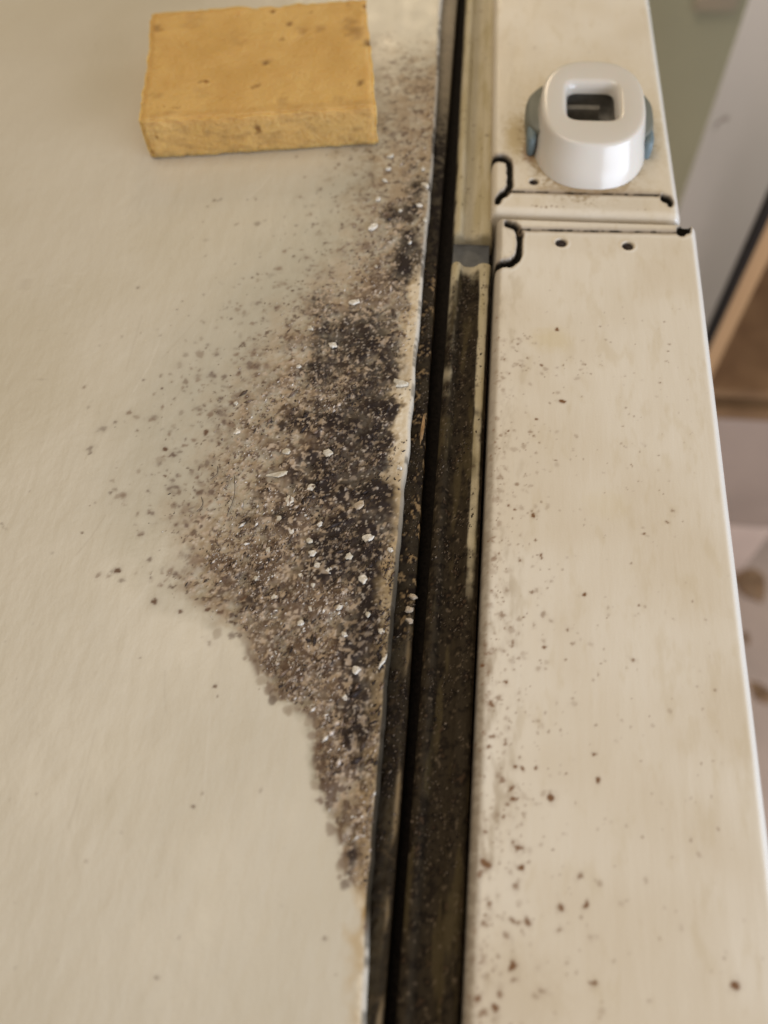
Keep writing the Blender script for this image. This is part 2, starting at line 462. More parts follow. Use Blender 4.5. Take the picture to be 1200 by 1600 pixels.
# ------------------------------------------------------------------ doors
def door(name, label, x0, x1, y0, y1, skew, yref, dense, spots, slots, holes, stains_and_shade, seed, endr0, endr1, near_rub):
    """top end cap of a door as a relief sheet; x0,x1 at y = yref"""
    body = None
    d0, d1 = dense
    e = np.array([0, .05, .15, .3, .5, .75, 1.0, 1.3, 1.6, 1.9, 2.2])
    w = x1 - x0
    uu = np.concatenate([[-.30, -.12], e, np.arange(2.5, w - 2.3, 0.33), w - e[::-1], [w + .06, w + .12]])

    parts = []
    if y0 < d0: parts.append(np.linspace(y0, d0 - 1, 16))
    parts.append(np.arange(d0, d1, 0.36))
    if y1 > d1: parts.append(np.linspace(d1 + 1, y1, 16))
    yy = np.concatenate(parts)
    UU, YY = np.meshgrid(uu, yy, indexing='ij')
    XX = x0 + UU + skew * (YY - yref)
    a = fbm(XX, YY * .2, 4, 3, seed); b = fbm(XX, YY, 30, 3, seed + 3); c = fbm(XX, YY, 1.3, 3, seed + 7, .6)
    f = fbm(XX, YY * .35, 3, 4, seed + 9, .6)
    CC = np.ones(XX.shape + (3,)) * np.array((0.685, 0.615, 0.505))
    CC = mix(CC, (0.59, 0.50, 0.37), smooth(.35, .75, b) * .6)
    CC = mix(CC, (0.52, 0.42, 0.26), smooth(.55, .8, f) * .25)
    # dusty brown film rubbed off the gasket side
    CC = mix(CC, (0.33, 0.26, 0.18), smooth(14, 1, UU) * smooth(.46, .8, f) * near_rub * np.interp(YY, [100, 190], [.8, .25]))
    CC = mix(CC, (0.17, 0.125, 0.08), smooth(3.2, .6, UU) * (0.35 + .65 * smooth(.35, .6, c)) * near_rub
             * np.interp(YY, [-20, 120, 185, 240, 400], [1.2, .8, .2, .1, .1]))
    for (sx, sy), rx, ry, col, am, *hard in stains_and_shade:
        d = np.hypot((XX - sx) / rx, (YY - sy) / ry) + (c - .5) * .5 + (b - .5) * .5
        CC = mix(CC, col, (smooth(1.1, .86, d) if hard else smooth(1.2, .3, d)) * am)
    CC = mix(CC, (0.32, 0.27, 0.21), smooth(2.4, 1.2, UU + (c - .5)) * .7 * min(1, near_rub * 1.3))
    CC = mix(CC, (0.66, 0.63, 0.58), smooth(2.6, 1.4, w - UU) * .8)
    CC = stamp(CC, XX, YY, uu, yy, lambda y: x0 + skew * (y - yref), [(p_, min(r_ * .9, 1.15), min(1, a_ * 1.1)) for p_, r_, a_ in spots], seed, (.18, .09, .04))
    ZZ = (a - .5) * .07 + (b - .5) * .25
    ZZ = ZZ - 2.4 * (np.clip(2.7 - (w - UU), 0, 2.7) / 2.7) ** 2.1
    for E, R in ((UU, 2.3),):
        t = np.clip(E, 0, None)
        ZZ = ZZ - np.where(t < R, R * (1 - np.sqrt(np.clip(1 - ((R - t) / R) ** 2, 0, 1))), 0)
    for E, R in ((YY - yy[0], endr0), (yy[-1] - YY, endr1)):
        if R:
            ZZ = ZZ - np.where(E < R, R * .8 * (1 - np.sqrt(np.clip(1 - ((R - E) / R) ** 2, 0, 1))), 0)
    wob = (fbm(XX, YY, 2.0, 3, seed + 20) - .5) * .7
    for pts, wd, dep in slots:
        d = seg_dist(XX, YY * .55, [(p[0], p[1] * .55) for p in pts]) + wob * min(1, wd)
        CC = mix(CC, (0.22, 0.15, 0.09), smooth(wd + .9, wd * .8, d) * .6)
        CC = mix(CC, (0.004, 0.003, 0.002), smooth(wd + .12, wd - .25, d) * (1.0 if wd > .5 else .35 + .65 * smooth(.35, .6, f) if wd > .25 else .8 * smooth(.5, .62, c)))
        ZZ = ZZ - dep * smooth(wd + .10, wd - .35, d) + .12 * np.exp(-((d - wd - .5) / .35) ** 2)
    for (hx, hy), r in holes:
        d = np.hypot(XX - hx, YY - hy)
        CC = mix(CC, (0.40, 0.30, 0.18), smooth(r + 1.0, r, d) * .45)
        CC = mix(CC, (0.012, 0.006, 0.004), smooth(r + .05, r - .3, d))
        ZZ = ZZ - 2.0 * smooth(r + .1, r - .35, d) + .22 * np.exp(-((d - r - .6) / .4) ** 2)
    ZZ[1] = -5; ZZ[0] = -14
    ZZ[-2] = -5; ZZ[-1] = -16
    # close the two ends with a drop
    XX = np.concatenate([XX[:, :1], XX, XX[:, -1:]], 1); YY = np.concatenate([YY[:, :1] - .3, YY, YY[:, -1:] + .3], 1)
    ZZ = np.concatenate([ZZ[:, :1] - 14, ZZ, ZZ[:, -1:] - 14], 1)
    CC = np.concatenate([CC[:, :1], CC, CC[:, -1:]], 1)
    o = under(grid_obj('refrigerator_door', XX, YY, ZZ, CC, DOORP, None, 0.38 + (fbm(XX, YY, 18, 4, seed + 31) - .5) * .3 - .18 * smooth(w - 3, w - 1, XX - x0 - skew * (YY - yref))))
    o['label'] = label
    # the door below its end cap
    xa = x0 + skew * ((y0 + y1) / 2 - yref)
    bo = box('door_panel', x0 + 1.2, x1 - 1.2, y0 + 1.5, y1 - 1.5, -840, -4, ENAMEL, 1.0)
    if skew:
        for v in bo.data.vertices:
            v.co.x += skew * (v.co.y * 1000 - yref) * MM
    bo.parent = o
    return o


BR = (0.40, 0.29, 0.15)
low_spots = [((29.8, 178.9), .9, .9), ((20.0, 175.7), .5, .5), ((25.1, 164.5), .7, .8), ((31.1, 151.4), 1.3, .95), ((43.2, 181.0), .5, .6), ((59.9, 160.1), .6, .95),
             ((54.0, 137.6), .8, .6), ((63.2, 172.5), .5, .7), ((49.4, 150.3), .5, .5), ((20.8, 149.1), .6, .6), ((23.6, 144.5), .6, .7), ((13.5, 159.1), 1.6, .35),
             ((16.6, 142.9), .4, .4), ((14.9, 138.7), .8, .5), ((13.4, 137.9), .6, .5), ((22.0, 139.8), .8, .45), ((22.9, 138.6), .6, .6), ((34.1, 134.3), .5, .5),
             ((26.0, 127.2), .5, .5), ((18.4, 121.9), .9, .5), ((16.3, 114.9), .8, .8), ((17.9, 113.8), .5, .8), ((23.1, 112.2), 1.0, 1.0), ((22.4, 113.6), .5, .9),
             ((19.5, 106.0), .9, .35), ((23.5, 104.8), .5, .7), ((60.6, 116.5), .9, .5), ((58.7, 112.8), .7, .95), ((52.3, 108.8), .6, .7), ((19.5, 98.7), .8, .8),
             ((25.0, 99.9), 1.0, .9), ((36.0, 89.7), 1.1, .8), ((12.7, 98.4), 1.3, .5), ((12.2, 104.7), .9, .5), ((16.3, 89.4), 1.6, .45), ((22.7, 89.5), .8, .6),
             ((25.7, 83.5), 1.2, .45), ((27.6, 81.9), 1.0, .45), ((23.4, 80.6), 1.0, .6), ((31.9, 80.0), .8, .7), ((33.2, 76.3), .7, .4), ((26.0, 74.9), .7, .8),
             ((15.3, 82.4), 1.2, .45), ((47.8, 73.0), 1.1, .6), ((42.1, 86.6), .7, .35), ((51.5, 87.6), .8, .3), ((19.7, 77.8), .9, .7), ((17.9, 75.1), 1.0, .6),
             ((11.6, 71.8), 1.2, .7), ((13.9, 73.1), .9, .6), ((10.6, 68.7), 1.0, .8), ((19.7, 71.4), .8, .4), ((16.5, 64.9), .8, .9), ((13.1, 59.5), 1.2, .7),
             ((14.9, 60.9), 1.2, .5), ((13.6, 51.4), 1.0, .7), ((16.8, 50.2), 1.5, .7), ((12.9, 48.7), .7, .7), ((20.2, 46.9), .8, .8), ((19.3, 44.7), 1.2, .9),
             ((20.7, 44.6), .9, .9), ((24.1, 44.9), .8, .8), ((24.3, 53.1), .6, .8), ((29.8, 54.3), .5, .6), ((37.5, 49.2), .7, .95), ((38.2, 43.4), 1.1, .8),
             ((31.0, 44.1), .5, .8), ((16.3, 41.6), 1.1, .6), ((18.2, 40.0), 1.1, .8), ((19.0, 37.5), 1.4, .9), ((17.7, 36.1), .8, .6), ((27.4, 38.5), 1.6, 1.0),
             ((21.4, 33.9), .8, .8), ((12.9, 32.5), 1.0, .7), ((12.7, 29.7), .6, .8), ((19.0, 28.0), 1.0, .8), ((20.3, 26.9), 1.6, .85), ((20.7, 23.0), 1.2, 1.0),
             ((13.0, 23.0), 1.4, .9), ((19.5, 19.0), 1.2, .6), ((11.9, 20.6), 1.2, .6), ((13.9, 15.1), 1.8, .7), ((33.5, 22.2), 1.0, .6), ((34.8, 16.8), 1.1, 1.0),
             ((29.5, 15.4), 1.4, .8), ((29.1, 11.4), 1.2, .7), ((19.4, 12.3), 1.1, .7), ((22.3, 12.3), 1.2, .7), ((12.9, 11.4), 1.6, .6), ((17.7, 9.1), 1.1, .5),
             ((19.3, 3.6), 1.6, .8), ((19.6, 1.0), 1.0, .5), ((25.8, -0.5), 1.7, .5), ((36.0, 1.8), 1.0, .8), ((64.6, 4.5), 1.3, .85), ((16.1, -4.8), 2.0, .9),
             ((12.1, -2.9), 1.4, .7), ((17.0, -1.5), 1.1, .6), ((13.5, -5.3), 1.8, .6), ((59.8, 29.2), .9, .25), ((55.8, 61.1), 1.6, .25), ((28.9, 60.5), 1.8, .22),
             ((32.9, 60.8), 1.4, .2), ((35.9, 10.5), 1.4, .25), ((37.6, 21.3), 1.2, .3), ((47.7, 22.9), 1.0, .25), ((54.8, 14.1), 1.0, .22), ((23.8, 104.6), .3, .4)]
rr = random.Random(9)
for k in range(330):
    cx_, cy_ = 11 + min(50, rr.expovariate(1 / 8.0)), 175 - 200 * rr.random() ** 1.25
    low_spots.append(((cx_, cy_), rr.uniform(.35, 1.25), rr.uniform(.10, .34)))
    for q in range(rr.randrange(3)):
        low_spots.append(((cx_ + rr.gauss(0, 1.1), cy_ + rr.gauss(0, 1.6)), rr.uniform(.18, .45), rr.uniform(.3, .8)))
for k in range(420):
    t = rr.random() ** 1.6
    low_spots.append(((10.5 + 58 * t, rr.uniform(-25, 190)), rr.uniform(.15, .6), rr.uniform(.12, .55)))
for k in range(120):
    low_spots.append(((rr.uniform(11, 75), rr.uniform(-25, 225)), rr.uniform(.15, .5), rr.uniform(.05, .3)))
low = door('near', 'near cream door end freckled with brown mould spots, two screw holes at its corner',
           10.2, 76.5, -240, 228, 0.0028, 228, (-35, 228), low_spots,
           [([(13.6, 225.0), (15.8, 223.9), (17.1, 222.4), (17.8, 220.0), (17.7, 211.4), (17.1, 208.7), (15.2, 206.9), (12.9, 206.4), (9.6, 205.1)], 1.05, 1.7),
            ([(17.9, 222.4), (70.5, 223.6)], .33, .4),
            ([(71.0, 224.3), (72.1, 225.2), (73.2, 225.9)], 1.45, 1.3)],
           [((31.5, 216.8), 1.9), ((53.3, 216.5), 1.85)],
           [((44.7, 217.2), 40, 6, BR, .12), ((19.3, -2.3), 14, 14, BR, .25), ((27.8, 174.9), 8, 6, (.55, .43, .2), .35), ((43.2, 116.9), 8, 6, (.55, .43, .2), .15)],
           300, 0, 1.6, 1.0)
up_spots = [((21.9, 234.1), .5, .5), ((23.2, 233.9), .6, .7), ((24.8, 233.6), .5, .6), ((26.5, 233.7), .6, .7), ((28.4, 234.1), .5, .8), ((30.2, 233.9), .6, .6), ((32.4, 234.0), .4, .6), ((57.3, 233.7), .4, .3), ((59.9, 233.8), .5, .3), ((45.3, 235.0), .4, .2), ((12.0, 326.5), .7, .25), ((22.1, 323.9), 1.2, .3), ((11.9, 274.7), .6, .6), ((10.7, 272.8), .5, .5), ((21.3, 262.7), 1.3, .9), ((20.4, 260.9), 1.0, .6), ((15.7, 297.4), 2, .12)]
for k in range(50):
    up_spots.append(((rr.uniform(9, 66), rr.uniform(238, 360)), rr.uniform(.2, .5), rr.uniform(.05, .3)))
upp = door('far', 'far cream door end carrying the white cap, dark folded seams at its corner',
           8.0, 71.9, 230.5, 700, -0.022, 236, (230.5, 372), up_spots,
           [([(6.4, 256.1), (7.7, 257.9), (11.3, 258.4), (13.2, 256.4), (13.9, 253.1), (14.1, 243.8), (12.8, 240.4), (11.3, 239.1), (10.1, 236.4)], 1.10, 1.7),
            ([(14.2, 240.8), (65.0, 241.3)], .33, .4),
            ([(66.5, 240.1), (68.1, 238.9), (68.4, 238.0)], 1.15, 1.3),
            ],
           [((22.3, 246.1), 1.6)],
           [((15.7, 269.5), 5, 13, (.42, .30, .12), .75), ((41.9, 268.1), 27, 34, (.44, .34, .19), .9), ((40.6, 268.2), 22.6, 29.4, (.24, .155, .07), .75, 1), ((20.4, 260.9), 3, 6, (.2, .1, .05), .7),  # ring round the cap base: brown stain plus the cap's shadow painted in
            ((41.2, 243.1), 24, 3.5, (.33, .23, .12), .6), ((44.6, 283.4), 34, 44, (.55, .43, .24), .35)],  # first entry: thin shadow along the cap's near edge, painted brown
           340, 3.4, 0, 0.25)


# seam grime lying in the folded corners, and the shadowed cups of the screw holes ---------
def ribbon(name, pts, wd, z, parent):
    vs, fs = [], []
    dense = []
    for (ax, ay), (bx, by) in zip(pts[:-1], pts[1:]):
        k = max(2, int(math.hypot(bx - ax, by - ay) / .6))
        dense += [(ax + (bx - ax) * i / k, ay + (by - ay) * i / k) for i in range(k)]
    dense.append(pts[-1])
    for i, (x, y) in enumerate(dense):
        p, q = dense[max(0, i - 1)], dense[min(len(dense) - 1, i + 1)]
        dx, dy = q[0] - p[0], q[1] - p[1]; L = math.hypot(dx, dy) or 1
        nx, ny = -dy / L, dx / L
        for t in (-1, -.4, .4, 1):
            w = wd * (1 + random.uniform(-.15, .15))
            vs.append((x + nx * w * t, y + ny * w * t, z + (0.18 if abs(t) < .9 else -.25) + random.uniform(-.1, .1)))
        if i:
            for j in range(3):
                a = (i - 1) * 4 + j
                fs.append((a, a + 1, a + 5, a + 4))
    return mesh_obj(name, vs, fs, DARK, parent)


def cup(hx, hy, r, parent):
    vs, fs = [], []
    rings = [(r * .98, -.55), (r * .80, -1.0), (r * .55, -1.35), (r * .2, -1.4)]
    for rad, z in rings:
        vs += [(hx + rad * math.cos(i * math.pi / 8), hy + rad * math.sin(i * math.pi / 8), z) for i in range(16)]
    for k in range(3):
        fs += [(k * 16 + i, k * 16 + (i + 1) % 16, k * 16 + 16 + (i + 1) % 16, k * 16 + 16 + i) for i in range(16)]
    fs.append(tuple(range(48, 64)))
    return mesh_obj('screw_hole', vs, fs, RUST, parent)


RUST = simple_mat('rusty_brown', (0.022, 0.010, 0.006), 0.6, 0.5, 1500, 0.5)
for (hx, hy), r in [((31.5, 216.8), 1.9), ((53.3, 216.5), 1.85)]: cup(hx, hy, r * .9, low)
for (hx, hy), r in [((22.3, 246.1), 1.6)]: cup(hx, hy, r * .9, upp)


# ------------------------------------------------------------------ gaskets
def gasket(label, y0, y1, x0, skew, yref, dirty, seed):
    prof = [(-.2, -16), (0, -7), (.15, -5.2), (.7, -4.2), (1.4, -3.8), (2.2, -3.7), (2.9, -4.1), (3.5, -4.9), (4.1, -5.6),
            (5.0, -5.9), (6.2, -6.0), (7.4, -5.8), (8.4, -5.2), (9.2, -4.4), (10.0, -4.0), (11.0, -3.9), (11.9, -4.0),
            (12.7, -4.4), (13.3, -5.2), (13.6, -8), (13.65, -16)]
    # finer profile
    s = [0]
    for a, b in zip(prof[:-1], prof[1:]): s.append(s[-1] + math.hypot(b[0] - a[0], b[1] - a[1]))
    ss = np.unique(np.concatenate([np.array(s), np.arange(9, s[-1] - 9, .33)]))
    px = np.interp(ss, s, [p[0] for p in prof]); pz = np.interp(ss, s, [p[1] for p in prof])
    yy = np.concatenate([np.linspace(y0, -36, 10) if y0 < -36 else [], np.arange(max(y0, -35), min(y1, 380), .5),
                         np.linspace(382, y1, 12) if y1 > 380 else []])
    PX, YY = np.meshgrid(px, yy, indexing='ij'); PZ = np.meshgrid(pz, yy, indexing='ij')[0]
    XX = x0 + PX + skew * (YY - yref)
    a = fbm(XX, YY, 1.6, 3, seed, .6); b = fbm(XX, YY * .15, 2.2, 3, seed + 4); c = fbm(XX, YY, .8, 2, seed + 9); g = fbm(XX, YY, 6, 3, seed + 2)
    CC = np.ones(XX.shape + (3,)) * np.array((0.47, 0.40, 0.27))
    CC = mix(CC, (0.36, 0.29, 0.15), smooth(.35, .7, b) * .6)
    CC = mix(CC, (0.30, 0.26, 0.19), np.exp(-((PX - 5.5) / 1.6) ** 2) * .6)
    dark = dirty(PX, YY) + (g - .5) * .55 + (b - .5) * .35
    dm = smooth(.28, .72, dark)
    CC = mix(CC, (0.030, 0.022, 0.014), dm * .985)
    CC = mix(CC, (0.012, 0.009, 0.007), smooth(.48, .68, a) * dm * .8)
    CC = mix(CC, (0.10, 0.075, 0.035), smooth(.55, .75, b) * dm * .45)
    CC = mix(CC, (0.16, 0.12, 0.08), smooth(.74, .82, c) * dm * .6)
    CC = mix(CC, (0.08, 0.05, 0.03), smooth(.74, .80, a) * .6)
    ZZ = PZ + (a - .5) * .5 * dm + (c - .5) * .35 * dm + (b - .5) * .15
    e1 = np.clip((yy[-1] - YY) / 2.0, 0, 1); e0 = np.clip((YY - yy[0]) / 2.0, 0, 1)
    ZZ = ZZ - 1.4 * (1 - np.sqrt(np.clip(1 - (1 - np.minimum(e0, e1)) ** 2, 0, 1)))
    XX = np.concatenate([XX[:, :1], XX, XX[:, -1:]], 1) if False else XX
    XX = np.concatenate([XX[:, :1], XX, XX[:, -1:]], 1); YY = np.concatenate([YY[:, :1] - .1, YY, YY[:, -1:] + .1], 1)
    ZZ = np.concatenate([np.minimum(ZZ[:, :1], -9) - 5, ZZ, np.minimum(ZZ[:, -1:], -9) - 5], 1)
    CC = np.concatenate([CC[:, :1], CC, CC[:, -1:]], 1)
    o = under(grid_obj('door_gasket', XX, YY, ZZ, CC, RUBB, None, .62 + 0 * XX))
    o['label'] = label
    return o


def dirt_low(P, Yv):
    ridge = smooth(9.4, 10.4, P) * smooth(13, 12, P)              # right ridge stays cream until far down
    left = smooth(3.4, 2.4, P)
    base = np.interp(Yv, [40, 95, 198, 206, 212], [1.1, 1.0, .95, .5, .0])
    base = base - ridge * np.interp(Yv, [60, 85, 110, 210], [0, .18, .58, .85]) - left * np.interp(Yv, [90, 150, 190, 210], [0.05, .3, .5, .6]) * .7
    return base


def dirt_up(P, Yv):
    return np.interp(Yv, [220, 260, 330], [.10, .05, -.1]) + .35 * smooth(1.2, .2, P)


gasket('near door gasket blackened with mould and grime', -240, 211.5, -4.4, 0.0, 100, dirt_low, 400)
gasket('far door gasket still yellowish cream', 223.5, 700, -4.6, -0.013, 224, dirt_up, 440)
under(box('gasket_channel', -4.3, 8.3, -238, 696, -12.5, -8.6, LINER, .4))

# ------------------------------------------------------------------ white cap on the far door
def plastic(name, col, rough, sss=.15):
    m, nt, b = new_mat(name)
    n = add_noise(nt, 260, 3)
    r = nt.nodes.new('ShaderNodeMapRange')
    r.inputs[3].default_value = rough - .02; r.inputs[4].default_value = rough + .03
    nt.links.new(n.outputs[0], r.inputs[0]); nt.links.new(r.outputs[0], b.inputs['Roughness'])
    c = nt.nodes.new('ShaderNodeValToRGB')
    c.color_ramp.elements[0].color = tuple(v * .98 for v in col) + (1,); c.color_ramp.elements[1].color = col + (1,)
    nt.links.new(n.outputs[0], c.inputs[0]); nt.links.new(c.outputs[0], b.inputs['Base Color'])
    b.inputs['Subsurface Weight'].default_value = sss
    b.inputs['Subsurface Scale'].default_value = .002
    return m


WHITE = plastic('white_glossy_plastic', (0.61, 0.56, 0.49), .2, .08)
BLUE = plastic('blue_grey_plastic', (0.145, 0.145, 0.115), .45, 0)
BLUEL = plastic('pale_blue_plastic', (0.13, 0.17, 0.18), .5, 0)
INNER = simple_mat('dull_grey_inside', (0.16, 0.145, 0.12), .6, .2, 400, .2)


def sring(cx, cy, hx, hy, z, n, N=72):
    out = []
    for i in range(N):
        t = 2 * math.pi * i / N
        c, s = math.cos(t), math.sin(t)
        out.append((cx + hx * math.copysign(abs(c) ** (2 / n), c), cy + hy * math.copysign(abs(s) ** (2 / n), s), z))
    return out


def loft(name, rings, mat, parent, cap0=False, cap1=False):
    N = len(rings[0]); vs = [v for r in rings for v in r]; fs = []
    for k in range(len(rings) - 1):
        fs += [(k * N + i, k * N + (i + 1) % N, (k + 1) * N + (i + 1) % N, (k + 1) * N + i) for i in range(N)]
    if cap0: fs.append(tuple(reversed(range(N))))
    if cap1: fs.append(tuple(range((len(rings) - 1) * N, len(rings) * N)))
    return mesh_obj(name, vs, fs, mat, parent)


T = (41.4, 272.6)      # top face centre
B = (41.8, 269.6)      # base centre
rings = []
for f, z in ((0, 0.1), (.03, .6), (.10, 2), (.24, 4), (.42, 6), (.62, 8), (.80, 10), (.92, 11.4)):
    g = f ** .85
    rings.append(sring(B[0] + (T[0] - B[0]) * f, B[1] + (T[1] - B[1]) * f, 20.0 - 2.0 * g, 26.6 - 3.2 * g, z, 2.45))
for dh, z in ((.18, 12.3), (.5, 12.8), (1.0, 13.05), (1.9, 13.15)):
    rings.append(sring(T[0], T[1], 18.0 - dh, 23.6 - dh, z, 2.5))
for hx, hy, z, n in ((14, 18.5, 13.2, 2.9), (10.9, 12.6, 13.2, 4), (10.2, 11.6, 13.1, 4.5), (9.6, 10.8, 12.7, 5), (9.1, 10.2, 12.0, 5.5), (8.7, 9.7, 10.8, 6), (8.4, 9.4, 9.6, 6),
                     (8.3, 9.3, 9.0, 6)):
    rings.append(sring(T[0] - .3, T[1] + .6, hx, hy, z, n))
cap = loft('hinge_cap', rings, WHITE, upp)
cap['label'] = 'white flared plastic cap with a square socket in its top'
well = loft('cap_socket', [sring(T[0] - .3, T[1] + .6, 8.4, 9.4, 9.4, 6), sring(T[0] - .3, T[1] + .6, 9.3, 10.4, 8.9, 6), sring(T[0] - .3, T[1] + .6, 9.3, 10.4, 1.2, 6)], INNER, upp, cap1=True)
for zz, ya, yb, xa, xb in ((4.2, 264, 271, 33, 46),):
    box('socket_ledge', xa, xb, ya + 2, yb + 2, 1.3, zz, BLUE, .5, upp)
box('socket_ledge', 32.2, 45, 277.5, 280, 1.3, 6.5, INNER, .4, upp)


def clip(sx, x_in, x_out, yc, mat1, mat2):
    rings = []
    for k, (z, g) in enumerate(((.3, .80), (1.0, .95), (3, 1), (5.6, 1), (7.2, .93), (8.0, .75))):
        rings.append([(yc_ + 0, 0, 0) for yc_ in ()] or
                     [(x_in + (x_out - x_in) * g * (1 - abs(t) ** 3.2), yc + 13.5 * t * (g * .1 + .9), z) for t in [i / 12 - 1 for i in range(25)]] + [(x_in, yc, z)])
    c = loft('side_clip', rings, mat1, upp, True, True)
    return c


clip(-1, 24.5, 18.4, 275, BLUE, BLUEL)['label'] = 'grey plastic clip on the side of the cap facing the seam'
clip(1, 58.2, 63.6, 274, BLUE, BLUEL)['label'] = 'grey plastic clip on the outer side of the cap'
# paler lower pads of the clips
for xc, yc, w in ((20.9, 264.5, 2.6), (61.4, 264.5, 3.0)):
    loft('clip_pad', [sring(xc, yc, w * .5 + .3, 5.0, 0.2, 3, 24), sring(xc, yc, w * .5 + .55, 5.3, 3.0, 3, 24), sring(xc, yc, w * .5 + .35, 5.0, 6.0, 3, 24), sring(xc, yc, w * .5 - .5, 4.2, 6.8, 3, 24)],
         BLUEL, upp, False, True)

# ------------------------------------------------------------------ yellow foam block
def foam_mat():
    m, nt, b = new_mat('yellow_foam')
    n = add_noise(nt, 45, 5); n2 = add_noise(nt, 700, 3); n3 = add_noise(nt, 110, 3)
    r = nt.nodes.new('ShaderNodeValToRGB')
    E = r.color_ramp.elements
    E[0].position = .25; E[0].color = (0.49, 0.29, 0.085, 1)
    E[1].position = .62; E[1].color = (0.58, 0.365, 0.125, 1)
    e = E.new(.46); e.color = (0.54, 0.325, 0.105, 1)
    nt.links.new(n.outputs[0], r.inputs[0])
    # brown nicks
    r2 = nt.nodes.new('ShaderNodeMapRange')
    r2.inputs[1].default_value = .66; r2.inputs[2].default_value = .72
    nt.links.new(n3.outputs[0], r2.inputs[0])
    mx = nt.nodes.new('ShaderNodeMix'); mx.data_type = 'RGBA'
    mx.inputs['B'].default_value = (0.22, 0.10, 0.025, 1)
    nt.links.new(r2.outputs[0], mx.inputs['Factor']); nt.links.new(r.outputs[0], mx.inputs['A'])
    at = nt.nodes.new('ShaderNodeAttribute'); at.attribute_name = 'soil_tone'
    mx2 = nt.nodes.new('ShaderNodeMix'); mx2.data_type = 'RGBA'
    mx2.inputs['B'].default_value = (0.24, 0.125, 0.045, 1)
    nt.links.new(at.outputs['Fac'], mx2.inputs['Factor']); nt.links.new(mx.outputs['Result'], mx2.inputs['A'])
    nt.links.new(mx2.outputs['Result'], b.inputs['Base Color'])
    b.inputs['Roughness'].default_value = .9
    b.inputs['Specular IOR Level'].default_value = .15
    b.inputs['Subsurface Weight'].default_value = .6
    b.inputs['Subsurface Scale'].default_value = .006
    b.inputs['Subsurface Radius'].default_value = (1, .7, .35)
    b1 = add_bump(nt, b, n2.outputs[0], .9, .0008)
    add_bump(nt, b, n3.outputs[0], .3, .0012, b1)
    return m


FOAM = foam_mat()
import bmesh
fb = bmesh.new()
bmesh.ops.create_cube(fb, size=1)
bmesh.ops.bevel(fb, geom=fb.edges[:], offset=.012, segments=2, affect='EDGES')
bmesh.ops.subdivide_edges(fb, edges=fb.edges[:], cuts=44, use_grid_fill=True)
o00, ox, oy = Vector((-116.8, 251.8)), Vector((82.5, 11.8)), Vector((-10.5, 65.5))
cen = o00 + ox / 2 + oy / 2
nicks = [((-72.3, 311.6), 2.0, .95), ((-77.6, 288.2), 1.6, .95), ((-41.3, 277.4), 1.7, .95), ((-122.6, 307.2), 2.6, .7), ((-46.6, 308.2), 5.0, .6), ((-41.3, 304.3), 3.0, .9), ((-113.8, 266.6), 3, .3),
         ((-68.0, 264.8), 3, .3), ((-60.1, 309.0), 3, .45), ((-47.8, 267.3), 3, .3), ((-49.5, 312.2), 4, .45), ((-110.7, 313.8), 6, .2), ((-99.0, 269.0), 5, .15), ((-92.1, 301.9), 5, .15), ((-67.2, 307.6), 3, .35)]
K = np.array([v.co[:] for v in fb.verts])
PX_ = cen.x + ox.x * K[:, 0] + oy.x * K[:, 1]; PY_ = cen.y + ox.y * K[:, 0] + oy.y * K[:, 1]; PZ_ = (K[:, 2] + .5) * 15
fa = fbm(PX_, PY_ + PZ_ * 1.1, 9, 3, 7) - .5; fb_ = fbm(PX_ + 50, PY_ + PZ_ * 1.1, 3.4, 3, 8, .6) - .5; fc = fbm(PX_ + 20, PY_ + PZ_ * 1.05, 1.8, 3, 9, .6) - .5
top = K[:, 2] > .3; front = K[:, 1] < -.44
PX_ = PX_ + K[:, 0] * (fa * 2.6 + fb_ * 2.2); PY_ = PY_ + K[:, 1] * (fa * 2.6 + fb_ * 2.2) + np.where(front, fb_ * 1.6 + fc * .9, 0)
PZ_ = PZ_ + np.where(top, fa * 1.2 + fb_ * 1.0 + fc * .6, 0) - 2.6 * top * np.exp(-((PX_ + 41) ** 2 + (PY_ - 304) ** 2) / 20)
SO = np.zeros(len(K))
for (hx, hy), rad, am in nicks:
    dd = np.hypot(PX_ - hx, PY_ - hy) + fc * rad * 1.6
    SO = np.maximum(SO, top * am * smooth(rad, rad * .3, dd)); PZ_ = PZ_ - top * .6 * am * smooth(rad, rad * .3, dd)
SO = np.where(front, np.maximum(SO, .03 + .8 * np.clip(fb_ + fc, 0, 1) + .12 * (K[:, 0] + .5) + .3 * smooth(1.5, .3, PZ_)), SO)  # front: patchy soil, tone deeper to the right and along the bottom
soil_tone = np.clip(SO, 0, 1)
for v, x_, y_, z_ in zip(fb.verts, PX_, PY_, PZ_):
    v.co = ((x_ - cen.x) * MM, (y_ - cen.y) * MM, max(z_, .2) * MM)
me = bpy.data.meshes.new('foam_block')
fb.to_mesh(me); fb.free()
at = me.attributes.new('soil_tone', 'FLOAT', 'POINT'); at.data.foreach_set('value', soil_tone.astype(np.float32))
me.polygons.foreach_set('use_smooth', [True] * len(me.polygons)); me.materials.append(FOAM)
foam = bpy.data.objects.new('foam_block', me); COL.objects.link(foam)
foam.location = (cen.x * MM, cen.y * MM, 0)
tag(foam, 'rectangular block of mustard yellow foam lying on the cream cabinet top', 'foam block')

# ------------------------------------------------------------------ white flakes in the mould
CHALK = simple_mat('chalky_flake', (0.62, 0.57, 0.49), .7, .30, 1300, .8, .0003)
TAN = simple_mat('tan_flake', (0.42, 0.34, 0.25), .7, .25, 900, .5, .0002)
PALE = simple_mat('pale_flake', (0.52, 0.47, 0.38), .7, .2, 900, .5, .0002)


